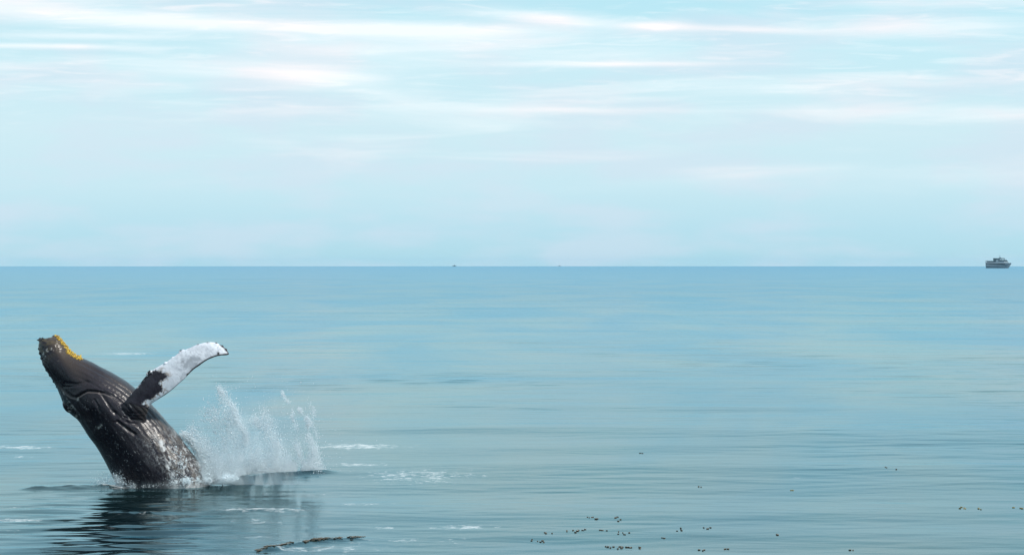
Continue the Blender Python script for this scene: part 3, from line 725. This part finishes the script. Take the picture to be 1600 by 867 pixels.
bm = bmesh.new(); box(bm, .9, 1.02, -.06, .06, 15.3, 22.3); part('aerial', bm, M_steel, ship)
bm = bmesh.new(); bmesh.ops.create_uvsphere(bm, u_segments=12, v_segments=8, radius=.7, matrix=Matrix.Translation((5.8, 0, 15.7))); part('radar_dome', bm, M_white, ship, True)
ship.rotation_euler.z = R(-8)

def small_boat(px_, D, L, label):
    x_ = float(at(px_, 416, D)[0]); t = empty('fishing_boat', (x_, D, drop(x_, D))); tag(t, label, 'boat', 'tiny boats on the horizon')
    s3 = [(0, .9, 0), (.1, 1, 0), (.6, .95, 0), (.85, .55, .5), (1, .04, 1.0)]
    part('hull', hull_mesh(-L / 2, L / 2, L * .3, s3, lambda t_: L * (.11 + .06 * t_ ** 2), -.6), M_dkhull, t)
    bm = bmesh.new(); box(bm, -L * .12, L * .2, -L * .1, L * .1, L * .1, L * .30, .1); part('cabin', bm, M_deck, t)
    bm = bmesh.new(); box(bm, -L * .02, L * .02, -.1, .1, L * .30, L * .48); part('mast', bm, M_steel, t)
small_boat(709.8, 7600., 12., 'tiny dark boat on the horizon left of the middle of the sea')
small_boat(874, 8600., 8., 'tiny faint boat on the horizon just right of the middle of the sea')

# ------------------------------------------------------------------ floating weed
M_weed = simple('brown_weed', (.11, .095, .070), .35, var=.6, scale=9)
M_weed2 = simple('yellow_weed', (.26, .23, .10), .4, var=.5, scale=9)
def weed(px_, py_, wpx, n, m_, label, seed, dark=True):
    rg = np.random.default_rng(seed); x0, y0 = on_water(px_, py_)
    sc_ = y0 / FPX; root = empty('floating_weed', (x0, y0, SEA_Z(x0, y0) + .01))
    tag(root, label, 'seaweed', 'scraps of weed floating on the near water')
    V, F = [], []; o = 0
    for i in range(max(2, int(n * .75))):
        cx, cy = rg.normal(0, wpx * .33 * sc_), rg.normal(0, wpx * .33 * sc_ * 2.0)
        L = rg.uniform(1.8, 5) * sc_; W_ = rg.uniform(.4, 1.1) * sc_; an = rg.normal(0, .45); cu = rg.normal(0, .5)
        for s in range(5):
            t = s / 4 - .5; ca, sa = math.cos(an + cu * t), math.sin(an + cu * t)
            ww = W_ * (1 - (2 * t) ** 2 * .8); zz = .006 + .012 * rg.uniform(0, 1)
            px0, py0 = cx + t * L * ca, cy + t * L * sa * 2
            V += [(px0 - sa * ww, py0 + ca * ww * 2, zz), (px0 + sa * ww, py0 - ca * ww * 2, zz * .7), (px0, py0, zz - .03)]
        for s in range(4):
            b_ = o + 3 * s
            for u_, v_ in ((0, 1), (1, 2), (2, 0)): F.append((b_ + u_, b_ + v_, b_ + 3 + v_, b_ + 3 + u_))
        o += 15
    link_mesh('weed_blades', np_mesh('weed_blades', np.array(V), np.array(F)), m_, root); root.children[0]['kind'] = 'stuff'
    return root
WEED = [(932, 810.5, 22, 9, 'thin line of brown weed above the main cluster of weed, left of its partner'), (966, 810.5, 20, 8, 'thin line of brown weed above the main cluster of weed, right of its partner'),
        (902, 831, 24, 12, 'dark brown weed raft in the middle row, leftmost large one'), (944, 830.5, 12, 4, 'small weed scrap in the middle row between two larger rafts'),
        (973, 836, 20, 9, 'dark weed raft in the middle row, rightmost large one'), (838, 848, 20, 9, 'rusty brown weed raft nearest the long dark wave'), (857, 835, 16, 6, 'thin reddish weed scrap just above the leftmost raft'),
        (951, 858.5, 18, 8, 'weed raft at the bottom edge of the water, left one of a row'), (971, 858, 22, 12, 'largest dark weed raft at the bottom edge of the water'), (992, 859, 18, 6, 'thin weed raft at the bottom edge, right one of a row'),
        (1037, 843, 10, 3, 'single small dark weed scrap right of the weed rafts'), (1000, 707, 5, 2, 'lone speck of weed far above the weed rafts'), (1061, 830, 14, 5, 'small dark weed scrap left of a curled one'),
        (1101, 827, 14, 5, 'curled dark weed scrap in the open water'), (1217, 838, 12, 5, 'compact dark weed scrap below centre right'), (1094, 757.6, 8, 3, 'small dark weed speck higher on the open water'),
        (1140, 861.5, 8, 3, 'tiny weed scrap at the bottom edge right of the rafts'), (1330, 863, 8, 3, 'dark weed speck at the bottom edge, farthest right'), (1099, 863, 12, 4, 'pair of tiny weed scraps at the bottom edge'),
        (1390, 731, 16, 4, 'thin dark weed scrap in the blue water at right')]
for i, (a_, b_, w_, n_, lb) in enumerate(WEED): weed(a_, b_, w_, n_, M_weed, lb, 300 + i)
def weed_line(pts, n, label, seed):
    root = weed(*pts[0], 4, 2, M_weed, label, seed); 
    rg = np.random.default_rng(seed); V, F = [], []; o = 0; bx, by, bz = root.location; P_ = np.array(pts, float)
    for i in range(n):
        t = rg.uniform(0, len(pts) - 1.001); j = int(t); p = P_[j] * (1 - t + j) + P_[j + 1] * (t - j)
        if vnoise(t * 4., 0., 0., seed) < .35: continue
        x0, y0 = on_water(p[0] + rg.normal(0, 2), p[1] + rg.normal(0, .8)); z0 = SEA_Z(x0, y0); sc_ = y0 / FPX
        L, W_, an = rg.uniform(3, 8) * sc_, rg.uniform(.3, 1.0) * sc_, rg.normal(.5, .35)
        for s_ in range(4):
            q_ = s_ / 3 - .5; ww = W_ * (1 - (2 * q_) ** 2 * .8); zz = z0 - bz + .015 + .02 * rg.uniform()
            cx, cy = x0 - bx + q_ * L * math.cos(an), y0 - by + q_ * L * math.sin(an) * 2.5
            V += [(cx, cy + ww * 2, zz), (cx, cy - ww * 2, zz * 1.), (cx, cy, zz - .02)]
        for s_ in range(3):
            b_ = o + 3 * s_
            for u_, v_ in ((0, 1), (1, 2), (2, 0)): F.append((b_ + u_, b_ + v_, b_ + 3 + v_, b_ + 3 + u_))
        o += 12
    me = np_mesh('weed_blades', np.array(V), np.array(F)); me.materials.append(M_weed); root.children[0].data = me
weed_line([(400, 866), (430, 860), (460, 854), (480, 852), (505, 848), (535, 846), (565, 842)], 260, 'long dark broken line of weed in front of the splash at the bottom edge', 500)
weed(1505, 793, 16, 7, M_weed2, 'yellowish weed scrap at right, larger of the yellow ones', 401)
weed(1530, 794, 12, 4, M_weed2, 'yellowish weed scrap at right between two others', 402)
weed(1593, 793, 10, 5, M_weed2, 'yellowish weed scrap at the right border of the water', 403)
weed(1237, 762.5, 12, 3, M_weed2, 'pale weed scrap above the open water near the right', 404)

# ------------------------------------------------------------------ sea haze
bm = bmesh.new(); box(bm, -12400, 12400, -12400, 12400, -30, 24)
mh = bpy.data.materials.new('sea_haze'); mh.use_nodes = True; q = G(mh.node_tree); q.n.remove(q.n['Principled BSDF'])
pv = q.new('ShaderNodeVolumePrincipled'); pv.inputs['Color'].default_value = (.40, .72, .98, 1); pv.inputs['Density'].default_value = 1.7e-5
pv.inputs['Anisotropy'].default_value = .0
q.l.new(pv.outputs[0], q.n['Material Output'].inputs['Volume'])
hz = part('haze', bm, mh, None); tag(hz, kind='stuff')
